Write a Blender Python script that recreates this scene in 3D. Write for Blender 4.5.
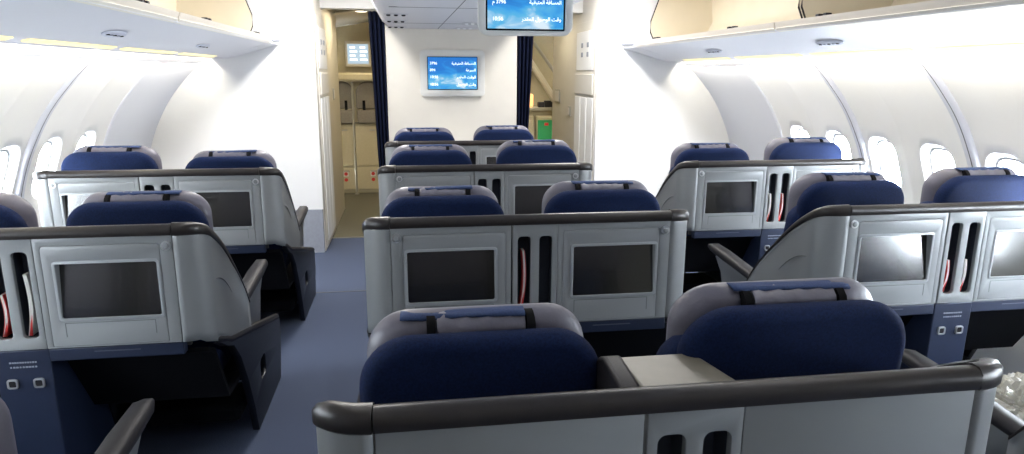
import bpy, bmesh, math, random
from mathutils import Vector, Matrix
random.seed(7)
S = bpy.context.scene
COL = S.collection
for o in list(bpy.data.objects):
    bpy.data.objects.remove(o)

# ------------------------------------------------------------------ camera
CAMZ = 1.80
yaw, pit, rol, FPX = .1535, .2225, .0048, 678.1
cd = bpy.data.cameras.new('camera'); cam = bpy.data.objects.new('camera', cd); COL.objects.link(cam)
cd.sensor_width = 36.0; cd.lens = FPX / 1024 * 36.0; cd.clip_start = .02
fw = Vector((math.sin(yaw)*math.cos(pit), math.cos(yaw)*math.cos(pit), -math.sin(pit)))
r0 = Vector((math.cos(yaw), -math.sin(yaw), 0)); u0 = r0.cross(fw)
rr_ = r0*math.cos(rol) + u0*math.sin(rol); uu_ = -r0*math.sin(rol) + u0*math.cos(rol)
cam.matrix_world = Matrix(((rr_.x, uu_.x, -fw.x, 0), (rr_.y, uu_.y, -fw.y, 0), (rr_.z, uu_.z, -fw.z, CAMZ), (0, 0, 0, 1)))
S.camera = cam

# ------------------------------------------------------------------ world, exposure
W = bpy.data.worlds.new('sky'); S.world = W; W.use_nodes = True
bg = W.node_tree.nodes['Background']
bg.inputs[0].default_value = (.86, .93, 1.0, 1)
_n = W.node_tree; _tc = _n.nodes.new('ShaderNodeTexCoord'); _sx = _n.nodes.new('ShaderNodeSeparateXYZ'); _mr = _n.nodes.new('ShaderNodeMapRange')
_mr.inputs['From Min'].default_value = -.6; _mr.inputs['From Max'].default_value = .6     # the sunny side of the sky is on the right
_mr.inputs['To Min'].default_value = 62.0; _mr.inputs['To Max'].default_value = 125.0
_n.links.new(_tc.outputs['Generated'], _sx.inputs[0]); _n.links.new(_sx.outputs['X'], _mr.inputs['Value']); _n.links.new(_mr.outputs['Result'], bg.inputs[1])
S.view_settings.view_transform = 'Standard'; S.view_settings.look = 'None'
S.view_settings.gamma = 1; S.view_settings.use_curve_mapping = False
S.view_settings.exposure = 0.06
S.cycles.max_bounces = 9; S.cycles.diffuse_bounces = 6; S.cycles.glossy_bounces = 4
S.cycles.transparent_max_bounces = 12
S.cycles.sample_clamp_indirect = 6.0
S.cycles.use_denoising = True

XC = .517            # cabin centre line
YF = 6.95            # front partition plane
YB = -2.6            # rear partition plane
def area(name, loc, rot, sx, sy, energy, color, portal=False, spread=None):
    l = bpy.data.lights.new(name, 'AREA'); l.shape = 'RECTANGLE'; l.size = sx; l.size_y = sy
    l.energy = energy; l.color = color
    if portal: l.cycles.is_portal = True
    if spread: l.spread = spread
    o = bpy.data.objects.new(name, l); o.location = loc; o.rotation_euler = rot; COL.objects.link(o)
    return o
# aisle cove lamps high above each aisle, lamps of the front galley
WIN_ALL = [3.955 + .53*k for k in range(-12, 6)]
WIN_SIDE = {-1: [y for y in WIN_ALL if 5.8 > y > .9], 1: [y for y in WIN_ALL if 5.8 > y > -.5]}
WIN_Z, WIN_W, WIN_H = 1.16, .29, .41
for s in (-1, 1):
    for wy in WIN_SIDE[s]:
        area('window_portal', (XC + s*3.09, wy, WIN_Z), (0, s*math.pi/2, 0), WIN_H, WIN_W, 1, (1, 1, 1), portal=True)
COVE = 60
for s in (-1, 1):
    for (ya, yb, e) in ((5.2, 6.85, 1.0), (3.2, 5.1, .42), (.6, 3.1, .16), (-2.3, .2, .07)):
        area('aisle_cove_lamp', (XC + s*1.05, (ya+yb)/2, 2.70), (0, 0, 0), .22, yb-ya, COVE*e, (1, .97, .93))
for s in (-1, 1):      # wash lamps behind the valance above the window panels
    area('valance_lamp', (XC + s*2.30, 4.4, 1.915), (0, s*math.radians(-42), 0), .03, 5.0, 33, (1, .92, .76))
area('galley_lamp', (-.65, 9.9, 2.35), (0, 0, 0), .5, .5, 9, (1, .82, .5))
area('galley_lamp', (-.55, 8.4, 2.5), (0, 0, 0), .3, .6, 9, (1, .85, .58))
area('galley_lamp', (1.75, 9.8, 2.5), (0, 0, 0), .6, .5, 12, (1, .82, .5))
area('galley_lamp', (1.5, 8.3, 2.5), (0, 0, 0), .3, .6, 7, (1, .88, .65))

# ------------------------------------------------------------------ materials
def mat(name, col, rough=.5, metal=0, spec=.5, coat=0, noise=0, nscale=40, bump=0, bscale=200, col2=None, emis=None, estr=0, sheen=0, alpha=None, trans=0):
    m = bpy.data.materials.new(name); m.use_nodes = True
    nt = m.node_tree; b = nt.nodes['Principled BSDF']
    c = tuple(col) + (1,)
    b.inputs['Base Color'].default_value = c; b.inputs['Roughness'].default_value = rough
    b.inputs['Metallic'].default_value = metal; b.inputs['Specular IOR Level'].default_value = spec
    b.inputs['Coat Weight'].default_value = coat; b.inputs['Sheen Weight'].default_value = sheen
    b.inputs['Transmission Weight'].default_value = trans
    if alpha is not None: b.inputs['Alpha'].default_value = alpha
    tc = nt.nodes.new('ShaderNodeTexCoord')
    if noise or col2:
        n = nt.nodes.new('ShaderNodeTexNoise'); n.inputs['Scale'].default_value = nscale; n.inputs['Detail'].default_value = 4
        nt.links.new(tc.outputs['Object'], n.inputs['Vector'])
        r = nt.nodes.new('ShaderNodeValToRGB')
        k = noise
        c2 = col2 or tuple(x*(1-k) for x in col)
        r.color_ramp.elements[0].position = .35; r.color_ramp.elements[0].color = tuple(c2) + (1,)
        r.color_ramp.elements[1].position = .65; r.color_ramp.elements[1].color = tuple(min(1, x*(1+k)) for x in col) + (1,)
        nt.links.new(n.outputs['Fac'], r.inputs['Fac']); nt.links.new(r.outputs['Color'], b.inputs['Base Color'])
    if bump:
        n2 = nt.nodes.new('ShaderNodeTexNoise'); n2.inputs['Scale'].default_value = bscale; n2.inputs['Detail'].default_value = 3
        nt.links.new(tc.outputs['Object'], n2.inputs['Vector'])
        bp = nt.nodes.new('ShaderNodeBump'); bp.inputs['Strength'].default_value = bump; bp.inputs['Distance'].default_value = .004
        nt.links.new(n2.outputs['Fac'], bp.inputs['Height']); nt.links.new(bp.outputs['Normal'], b.inputs['Normal'])
    if emis:
        b.inputs['Emission Color'].default_value = tuple(emis) + (1,); b.inputs['Emission Strength'].default_value = estr
    return m
M = {}
M['shell'] = mat('shell_plastic', (.240, .254, .262), .38, spec=.5, noise=.03, nscale=6, bump=.05, bscale=600)
M['shell_edge'] = mat('shell_edge_plastic', (.31, .33, .35), .35)
M['groove'] = mat('seam_shadow_gap', (.10, .11, .12), .6)
M['rail'] = mat('rail_dark_leather', (.024, .0205, .020), .3, spec=.4, noise=.1, nscale=20, bump=.15, bscale=500)
M['screen'] = mat('screen_off', (.008, .008, .006), .2, spec=1.0, coat=.35)
M['bezel'] = mat('screen_bezel', (.250, .264, .274), .36)
M['navy'] = mat('navy_panel', (.008, .0155, .042), .5, noise=.05)
M['navy_dark'] = mat('dark_navy_shroud', (.006, .008, .014), .4, spec=.4, bump=.1, bscale=400)
M['dark'] = mat('footwell_lining', (.0035, .004, .006), .9, spec=.15)
M['fabric'] = mat('navy_seat_fabric', (.0055, .0145, .056), .9, noise=.22, nscale=160, bump=.5, bscale=900, spec=.2)
M['leather'] = mat('lilac_grey_leather', (.125, .12, .152), .42, noise=.06, nscale=12, bump=.35, bscale=45)
M['padleather'] = mat('neck_pad_leather', (.13, .126, .158), .36, noise=.1, nscale=9, bump=.9, bscale=22)
M['cloth'] = mat('blue_cloth', (.028, .052, .135), .9, noise=.15, nscale=200, bump=.3, bscale=700)
M['black'] = mat('black_strap', (.004, .004, .005), .8, spec=.1)
M['silver'] = mat('silver_knob', (.62, .63, .64), .28, metal=.8)
M['console'] = mat('console_top', (.18, .165, .13), .42, noise=.04, nscale=30)
M['armpad'] = mat('armrest_pad', (.018, .017, .020), .5, spec=.2, bump=.15, bscale=300)
M['wall'] = mat('cabin_white', (.86, .86, .85), .5, noise=.012, nscale=3, spec=.35)
M['bandprint'] = mat('faint_print', (.06, .07, .10), .5)
M['slot'] = mat('slot_lining', (.022, .028, .042), .6)
M['endpanel'] = mat('end_panel_pale_blue', (.70, .72, .78), .5)
M['rib'] = mat('wall_rib', (.66, .68, .76), .5)
M['bulk'] = mat('bulkhead_cream', (.66, .63, .57), .55, noise=.015, nscale=5)
M['ceil'] = mat('ceiling_panel', (.60, .60, .64), .5, noise=.01, nscale=4)
M['binout'] = mat('bin_white', (.80, .80, .84), .42)
M['binin'] = mat('bin_lining_beige', (.68, .62, .50), .6, noise=.02, nscale=5)
M['lip'] = mat('bin_lip_beige', (.62, .57, .50), .38)
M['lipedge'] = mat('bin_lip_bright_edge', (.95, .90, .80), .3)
M['strip'] = mat('light_strip_lens', (.45, .38, .18), .5, emis=(1, .86, .48), estr=1.0)
M['carpet'] = mat('blue_grey_carpet', (.052, .070, .122), .95, nscale=230, noise=.45, bump=.6, bscale=500)
M['galfloor'] = mat('galley_floor', (.10, .095, .07), .5, noise=.2, nscale=60)
M['skirt'] = mat('grey_kick_panel', (.30, .32, .37), .55, noise=.05)
M['curtain'] = mat('navy_curtain', (.006, .009, .026), .95, spec=.1, noise=.1, nscale=60, bump=.3)
M['monbody'] = mat('monitor_housing', (.66, .66, .64), .4)
M['beige'] = mat('galley_beige', (.52, .46, .31), .5, noise=.03)
M['beige2'] = mat('galley_locker', (.40, .36, .25), .45, noise=.04)
M['alum'] = mat('aluminium_trim', (.45, .44, .40), .3, metal=.7)
M['crewseat'] = mat('crew_seat_fabric', (.20, .18, .155), .8, noise=.1, nscale=80)
M['red'] = mat('red_print', (.62, .03, .025), .45)
M['paper'] = mat('white_paper', (.72, .70, .67), .4)
M['green'] = mat('green_door', (.02, .30, .10), .5)
M['white'] = mat('white_print', (.85, .86, .88), .5)
M['greyprint'] = mat('grey_print', (.30, .32, .38), .5)
M['textlit'] = mat('screen_text', (.9, .95, 1), .5, emis=(.9, .97, 1), estr=1.0)
M['amber'] = mat('amber_lamp', (1, .6, .25), .5, emis=(1, .55, .22), estr=1.2)
M['downlight'] = mat('downlight_lens', (1, .95, .8), .5, emis=(1, .93, .72), estr=3.0)

def mat_sky_screen():
    m = bpy.data.materials.new('flight_map_screen'); m.use_nodes = True
    nt = m.node_tree; b = nt.nodes['Principled BSDF']; N = nt.nodes.new; L = nt.links.new
    tc = N('ShaderNodeTexCoord'); mp = N('ShaderNodeMapping'); mp.inputs['Rotation'].default_value = (0, .55, 0); mp.inputs['Scale'].default_value = (3.0, 3, 7)
    L(tc.outputs['Object'], mp.inputs['Vector'])
    n = N('ShaderNodeTexNoise'); n.inputs['Scale'].default_value = 1.6; n.inputs['Detail'].default_value = 6; n.inputs['Distortion'].default_value = .7
    L(mp.outputs['Vector'], n.inputs['Vector'])
    sx = N('ShaderNodeSeparateXYZ'); L(tc.outputs['Object'], sx.inputs[0])
    mr = N('ShaderNodeMapRange'); mr.inputs['From Min'].default_value = .11; mr.inputs['From Max'].default_value = -.11
    mr.inputs['To Min'].default_value = -.22; mr.inputs['To Max'].default_value = .09
    L(sx.outputs['Z'], mr.inputs['Value'])
    ad = N('ShaderNodeMath'); ad.operation = 'ADD'; L(n.outputs['Fac'], ad.inputs[0]); L(mr.outputs['Result'], ad.inputs[1])
    r = N('ShaderNodeValToRGB'); e = r.color_ramp.elements
    e[0].position = .32; e[0].color = (.010, .19, .66, 1); e[1].position = .70; e[1].color = (.72, .85, .95, 1)
    x = e.new(.46); x.color = (.03, .34, .80, 1); x = e.new(.57); x.color = (.10, .47, .80, 1)
    L(ad.outputs[0], r.inputs['Fac'])
    b.inputs['Base Color'].default_value = (0.01, .01, .01, 1); b.inputs['Roughness'].default_value = .3
    L(r.outputs['Color'], b.inputs['Emission Color']); b.inputs['Emission Strength'].default_value = .95
    return m
M['map'] = mat_sky_screen()
def mat_glass():
    m = bpy.data.materials.new('window_glass'); m.use_nodes = True; nt = m.node_tree; N = nt.nodes.new
    for n in list(nt.nodes):
        if n.type == 'BSDF_PRINCIPLED': nt.nodes.remove(n)
    out = [n for n in nt.nodes if n.type == 'OUTPUT_MATERIAL'][0]
    t = N('ShaderNodeBsdfTransparent'); t.inputs[0].default_value = (.96, .97, .98, 1)
    g = N('ShaderNodeBsdfGlossy'); g.inputs['Roughness'].default_value = .05
    mx = N('ShaderNodeMixShader'); mx.inputs[0].default_value = .06
    nt.links.new(t.outputs[0], mx.inputs[1]); nt.links.new(g.outputs[0], mx.inputs[2]); nt.links.new(mx.outputs[0], out.inputs[0])
    return m
M['glass'] = mat_glass()
def mat_plastic_film():
    m = bpy.data.materials.new('clear_plastic_film'); m.use_nodes = True; nt = m.node_tree; N = nt.nodes.new
    b = nt.nodes['Principled BSDF']; out = [n for n in nt.nodes if n.type == 'OUTPUT_MATERIAL'][0]
    b.inputs['Base Color'].default_value = (.72, .70, .62, 1); b.inputs['Roughness'].default_value = .12; b.inputs['Specular IOR Level'].default_value = 1
    t = N('ShaderNodeBsdfTransparent'); mx = N('ShaderNodeMixShader'); mx.inputs[0].default_value = .6
    nt.links.new(t.outputs[0], mx.inputs[1]); nt.links.new(b.outputs[0], mx.inputs[2]); nt.links.new(mx.outputs[0], out.inputs[0])
    return m
M['film'] = mat_plastic_film()

# ------------------------------------------------------------------ helpers
def empty(name, loc=(0, 0, 0), rz=0):
    o = bpy.data.objects.new(name, None); COL.objects.link(o); o.location = loc; o.rotation_euler = (0, 0, rz)
    o.empty_display_size = .1
    return o
def tag(o, label=None, cat=None, group=None, kind=None):
    if label: o['label'] = label
    if cat: o['category'] = cat
    if group: o['group'] = group
    if kind: o['kind'] = kind
    return o
def obj(name, bm, m, parent=None, bevel=0, seg=2, smooth=True, solid=0, loc=None, sub=0, ang=35):
    bmesh.ops.recalc_face_normals(bm, faces=bm.faces[:])
    me = bpy.data.meshes.new(name); bm.to_mesh(me); bm.free()
    for x in (m if isinstance(m, (list, tuple)) else [m]): me.materials.append(x)
    if smooth:
        try: me.shade_smooth()
        except Exception: pass
        try: me.set_sharp_from_angle(angle=math.radians(ang))
        except Exception: pass
    o = bpy.data.objects.new(name, me); COL.objects.link(o)
    if parent: o.parent = parent
    if loc: o.location = loc
    if solid:
        md = o.modifiers.new('solid', 'SOLIDIFY'); md.thickness = solid; md.offset = 0
    if bevel:
        md = o.modifiers.new('bevel', 'BEVEL'); md.width = bevel; md.segments = seg; md.limit_method = 'ANGLE'; md.angle_limit = math.radians(40)
        md.harden_normals = False
    if sub:
        md = o.modifiers.new('sub', 'SUBSURF'); md.levels = sub; md.render_levels = sub
    return o
def struct(name, bm, m, **k):
    o = obj(name, bm, m, **k); o['kind'] = 'structure'; return o
def new(): return bmesh.new()
def box(bm, x0, x1, y0, y1, z0, z1, mi=0):
    v = [bm.verts.new(p) for p in ((x0, y0, z0), (x1, y0, z0), (x1, y1, z0), (x0, y1, z0), (x0, y0, z1), (x1, y0, z1), (x1, y1, z1), (x0, y1, z1))]
    for f in ((0, 3, 2, 1), (4, 5, 6, 7), (0, 1, 5, 4), (1, 2, 6, 5), (2, 3, 7, 6), (3, 0, 4, 7)):
        fc = bm.faces.new([v[i] for i in f]); fc.material_index = mi
    return v
def B(*a):
    bm = new(); box(bm, *a); return bm
def loft(bm, rings, close=True, caps=True, mi=0):
    vs = [[bm.verts.new(p) for p in r] for r in rings]
    n = len(rings[0])
    for a, b in zip(vs[:-1], vs[1:]):
        for i in range(n if close else n-1):
            j = (i+1) % n
            f = bm.faces.new((a[i], a[j], b[j], b[i])); f.material_index = mi
    if caps and close:
        bm.faces.new(vs[0][::-1]).material_index = mi; bm.faces.new(vs[-1]).material_index = mi
    return vs
def rrect(w, h, r, n=6, cx=0, cz=0, rb=None):
    """rounded rectangle, counter-clockwise list of (x, z); rb = radius of the lower corners"""
    rb = r if rb is None else rb
    P = []
    for (sx, sz, a0, q) in ((1, -1, -90, rb), (1, 1, 0, r), (-1, 1, 90, r), (-1, -1, 180, rb)):
        ox, oz = cx + sx*(w/2-q), cz + sz*(h/2-q)
        for i in range(n+1):
            a = math.radians(a0 + 90*i/n); P.append((ox + q*math.cos(a), oz + q*math.sin(a)))
    return P
def inset(P, d):
    """move a closed ccw outline inwards"""
    out = []; n = len(P)
    for i in range(n):
        ax, az = P[i-1]; bx, bz = P[(i+1) % n]
        tx, tz = bx-ax, bz-az; l = math.hypot(tx, tz) or 1
        out.append((P[i][0] - tz/l*d, P[i][1] + tx/l*d))
    return out
def inflate(bm, P, y0, y1, r, k=4, fn=None, mi=0):
    """solid with the outline P in XZ, from y0 to y1, edges rounded with radius r"""
    rings = []
    for i in range(k+1):
        a = math.pi/2*i/k; rings.append([(x, y0 + r*(1-math.sin(a)), z) for x, z in inset(P, r*(1-math.cos(a)) )][:])
    rings = rings[:]
    # first ring (a=0) is full outline at y0+r ... build outwards->inwards
    front = []
    for i in range(k+1):
        a = math.pi/2*i/k
        front.append([(x, y0 + r - r*math.cos(a), z) for x, z in inset(P, r - r*math.sin(a))])
    back = []
    for i in range(k+1):
        a = math.pi/2*i/k
        back.append([(x, y1 - r + r*math.sin(a), z) for x, z in inset(P, r - r*math.cos(a))])
    R = front + back
    if fn: R = [[fn(*p) for p in q] for q in R]
    loft(bm, R, mi=mi)
def plate(outer, holes, y0, y1, bev=.0015):
    """plate in the XZ plane with real openings (bevelled), as a bmesh"""
    cu = bpy.data.curves.new('tmp', 'CURVE'); cu.dimensions = '2D'; cu.fill_mode = 'BOTH'
    for P in [outer] + list(holes):
        sp = cu.splines.new('POLY'); sp.points.add(len(P)-1); sp.use_cyclic_u = True
        for q, (x, z) in zip(sp.points, P): q.co = (x, z, 0, 1)
    t = (y1-y0)/2; cu.extrude = t - bev; cu.bevel_depth = bev; cu.bevel_resolution = 1; cu.offset = -bev
    o = bpy.data.objects.new('tmp', cu); me = bpy.data.meshes.new_from_object(o)
    bm = new(); bm.from_mesh(me); bpy.data.objects.remove(o); bpy.data.curves.remove(cu); bpy.data.meshes.remove(me)
    bmesh.ops.remove_doubles(bm, verts=bm.verts[:], dist=1e-5)
    for v in bm.verts:
        x, z, y = v.co; v.co = (x, (y0+y1)/2 + y, z)
    return bm
def disc(bm, c, r, axis='y', depth=.01, n=20, dome=0, mi=0):
    rings = []
    steps = [(0, 1.0), (1, 1.0)] if not dome else [(0, 1.0), (.5, 1.0), (.8, .86), (1, .55)]
    for t, s in steps:
        ring = []
        for i in range(n):
            a = 2*math.pi*i/n; u, w = r*s*math.cos(a), r*s*math.sin(a)
            d = -depth*t
            ring.append({'y': (c[0]+u, c[1]+d, c[2]+w), 'x': (c[0]+d, c[1]+u, c[2]+w), 'z': (c[0]+u, c[1]+w, c[2]+d)}[axis])
        rings.append(ring)
    loft(bm, rings, mi=mi)
def tube(bm, pts, r, n=8, mi=0):
    pts = [Vector(p) for p in pts]; rings = []
    for i, p in enumerate(pts):
        t = (pts[min(i+1, len(pts)-1)] - pts[max(i-1, 0)]).normalized()
        a = t.cross(Vector((0, 0, 1)));
        if a.length < .1: a = t.cross(Vector((1, 0, 0)))
        a.normalize(); b = t.cross(a).normalized()
        q = r[i] if isinstance(r, (list, tuple)) else r
        rings.append([tuple(p + a*q*math.cos(2*math.pi*j/n) + b*q*math.sin(2*math.pi*j/n)) for j in range(n)])
    loft(bm, rings, mi=mi)
def interp(T, x):
    if x <= T[0][0]: return T[0][1]
    for (a, b), (c, d) in zip(T[:-1], T[1:]):
        if x <= c: return b + (d-b)*(x-a)/(c-a)
    return T[-1][1]
def smooth_interp(T, x):
    # monotone-ish cubic through the table
    n = len(T)
    if x <= T[0][0]: return T[0][1]
    if x >= T[-1][0]: return T[-1][1]
    for i in range(n-1):
        if x <= T[i+1][0]:
            x0, y0 = T[i]; x1, y1 = T[i+1]; h = x1-x0
            m0 = (T[i+1][1]-T[i-1][1])/(T[i+1][0]-T[i-1][0]) if i > 0 else (y1-y0)/h
            m1 = (T[i+2][1]-T[i][1])/(T[i+2][0]-T[i][0]) if i < n-2 else (y1-y0)/h
            t = (x-x0)/h
            return (2*t**3-3*t**2+1)*y0 + (t**3-2*t**2+t)*h*m0 + (-2*t**3+3*t**2)*y1 + (t**3-t**2)*h*m1
def copy_tree(o, parent=None):
    c = o.copy(); COL.objects.link(c); c.parent = parent
    for ch in o.children: copy_tree(ch, c)
    return c

# ------------------------------------------------------------------ cabin shell
PROF = [(0, 2.85), (.5, 2.985), (.9, 3.0), (1.12, 2.95), (1.32, 2.87), (1.55, 2.74), (1.75, 2.575), (1.87, 2.455)]   # z -> half width
def hw(z): return smooth_interp(PROF, z)
def slab(x0, x1, y0, y1, z0, z1): return B(x0, x1, y0, y1, z0, z1)
struct('floor', slab(XC-3.2, XC+3.2, YB, 7.55, -.06, 0), M['carpet'])
struct('trim_9', slab(-.86, 1.96, 7.55, 7.58, -.05, .006), M['alum'])
struct('floor_galley', slab(XC-3.2, XC+3.2, 7.58, 11.6, -.06, 0), M['galfloor'])
struct('trim_10', slab(-.86, XC-.72, 5.60, 5.612, 0, .003), M['groove'])

MAJ = [3.64 + 1.06*k for k in range(-7, 4)]
def wall_offset(y):
    # shallow scallop: panels bow gently, with a soft crease between the two windows of a panel
    t = ((y - 3.69) / 1.06) % 1.0
    return .016*abs(math.sin(2*math.pi*t))**.8
for s, side in ((-1, 'left'), (1, 'right')):
    for zpart in ('upper',):
        bm = new()
        ys = []
        y = YB
        cells = []
        for wy in WIN_SIDE[s]: cells.append((wy-.265, wy+.265, wy))
        first, last = cells[0][0], cells[-1][1]
        Z0, Z1 = .62, 1.87
        P3 = lambda y, z: (XC + s*(hw(z) + wall_offset(y)), y, z)
        n = 12
        for (a, b, c) in cells:
            # window opening as a ring grid inside the rectangle
            hole = rrect(WIN_W, WIN_H, .11, 6, c, WIN_Z)
            rings = []
            K = 9
            m_ = len(hole)
            rect = []
            for (hy, hz) in hole:
                dy, dz = hy-c, hz-WIN_Z
                ky = (.265/abs(dy)) if abs(dy) > 1e-6 else 1e9
                kz = ((Z1-WIN_Z)/dz if dz > 0 else (WIN_Z-Z0)/(-dz)) if abs(dz) > 1e-6 else 1e9
                k = min(ky, kz); rect.append((c+dy*k, WIN_Z+dz*k))
            # put the corners exactly
            corners = [(b, Z0), (b, Z1), (a, Z1), (a, Z0)]
            for q in corners:
                i = min(range(m_), key=lambda i: math.hypot(rect[i][0]-q[0], rect[i][1]-q[1])); rect[i] = q
            for k in range(K+1):
                t = k/K
                rings.append([P3(h[0]+(r[0]-h[0])*t, h[1]+(r[1]-h[1])*t) for h, r in zip(hole, rect)])
            loft(bm, rings, close=True, caps=False)
            # reveal of the window
            rev = [[(XC + s*(hw(z) + wall_offset(y) + d), c + (y-c)*(1-2.6*d), WIN_Z + (z-WIN_Z)*(1-2.2*d)) for y, z in hole] for d in (0, .008, .03, .07)]
            loft(bm, rev, close=True, caps=False)
        # plain stretches below the windows, behind and in front
        def strip(y0, y1, z0, z1, ny, nz):
            vs = [[bm.verts.new(P3(y0+(y1-y0)*i/ny, z0+(z1-z0)*j/nz)) for j in range(nz+1)] for i in range(ny+1)]
            for i in range(ny):
                for j in range(nz): bm.faces.new((vs[i][j], vs[i+1][j], vs[i+1][j+1], vs[i][j+1]))
        strip(YB, YF+.02, 0, Z0, 90, 6)
        strip(YB, first, Z0, Z1, 12, 14); strip(last, YF+.02, Z0, Z1, 12, 14)
        bmesh.ops.remove_doubles(bm, verts=bm.verts[:], dist=1e-4)
        struct('wall_' + side, bm, M['wall'], ang=80)
    for i, wy in enumerate(WIN_SIDE[s]):
        bm = new(); inner = rrect(WIN_W*.82, WIN_H*.845, .092, 6, wy, WIN_Z)
        ring = [[(XC+s*(hw(z)+d), y, z) for y, z in inset(inner, e)] for d, e in ((.072, -.006), (.060, 0), (.060, .010), (.072, .010))]
        loft(bm, ring, caps=False)
        w = empty('window_%d' % (i+1 + (len(WIN_SIDE[-1]) if s > 0 else 0)), (0, 0, 0)); w['kind'] = 'structure'
        obj('window_frame', bm, M['wall'], w)
        bm = new(); f = [bm.verts.new((XC+s*(hw(z)+.068), y, z)) for y, z in inner]; bm.faces.new(f)
        obj('pane', bm, M['glass'], w, solid=.004)
    # ribs between the panels
    n0 = 1 if s < 0 else 3
    bm = new()
    for my in MAJ:
        if my > 5.4 or my < YB+.2: continue
        for (a, b, d, mi) in ((-.045, .045, .012, 0), (-.003, .003, .014, 1)):
            vs = []
            for j in range(29):
                z = .4 + (1.872-.4)*j/28
                vs.append([bm.verts.new((XC+s*(hw(z)-dd), my+q, z)) for q, dd in ((a, -.01), (a*.8, d), (b*.8, d), (b, -.01))])
            for p, q in zip(vs[:-1], vs[1:]):
                for k in range(3):
                    f = bm.faces.new((p[k], p[k+1], q[k+1], q[k])); f.material_index = mi
    struct('trim_%d' % n0, bm, [M['rib'], M['groove']], ang=80)

    # plain end panel between the last window panel and the front wall
    bm = new(); V = []
    for (yy, dd) in ((5.80, -.02), (5.815, .008), (5.85, .014), (6.2, .016), (YF, .016)):
        V.append([bm.verts.new((XC+s*(hw(z)+wall_offset(yy)*0-dd), yy, z)) for z in [.02 + (1.868-.02)*j/28 for j in range(29)]])
    for a, b in zip(V[:-1], V[1:]):
        for j in range(28): bm.faces.new((a[j], b[j], b[j+1], a[j+1]))
    struct('wall_end_' + side, bm, M['endpanel'], ang=80)
    # underside of the bins: service panel, light strip, valance
    UND = [(1.70, 2.057), (1.84, 2.025), (1.99, 1.980), (2.115, 1.942)]
    bm = new(); loft(bm, [[(XC+s*h, y, z) for h, z in UND + [(2.115, 1.99), (1.70, 2.072)]] for y in (YB, YF)])
    struct('trim_%d' % (n0+1), bm, M['binout'], ang=60)
    bm = new(); loft(bm, [[(XC+s*h, y, z) for h, z in [(2.115, 1.944), (2.185, 1.928), (2.27, 1.93), (2.38, 1.905), (2.475, 1.868), (2.50, 1.90), (2.115, 2.0)]] for y in (YB, YF)])
    struct('trim_%d' % (n0+4), bm, M['binout'], ang=60)
    segs = []
    y = YF - .55
    while y > YB+.3:
        segs.append((y-.93, y)); y -= 1.06
    proto = None
    for k, (a, b) in enumerate(segs):
        if proto is None:
            bm = new(); loft(bm, [[(s*h, yy, z) for h, z in [(2.130, 1.936), (2.166, 1.924), (2.168, 1.932), (2.132, 1.944)]] for yy in (0, .93)])
            t = obj('light_strip', bm, M['strip']); proto = t
        else:
            t = proto.copy(); COL.objects.link(t)
        t.location = (XC, a, 0)
        nm = ['foremost', 'second', 'third', 'fourth', 'fifth', 'sixth', 'seventh', 'eighth', 'ninth'][k]
        tag(t, 'slim glowing yellow light strip under the %s-hand bins, %s from the front wall' % (side, nm), 'light', 'light strips under the overhead bins')
    # reading light clusters on the underside
    for k, yy in enumerate((5.35, 3.80)):
        r = empty('reading_light_panel', (XC+s*1.955, yy, 1.988))
        tag(r, 'oval reading light panel under the %s bins, %s' % (side, ['nearest the front wall', 'closest to the camera'][k]), 'light panel', 'reading light panels')
        bm = new(); rings = []
        for (q, dz) in ((1.0, .0), (1.0, -.006), (.9, -.010)):
            rings.append([(s*(.036*q*math.cos(a)), .13*q*math.sin(a), dz - .28*.036*q*math.cos(a)) for a in [2*math.pi*i/24 for i in range(24)]])
        loft(bm, rings); obj('panel_plate', bm, M['rib'], r)
        for j in range(5):
            bm = new(); disc(bm, (0, -.084+.042*j, -.008), .011, 'z', .006, 12, 1); obj('nozzle', bm, M['skirt' if j % 2 else 'armpad'], r)

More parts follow.
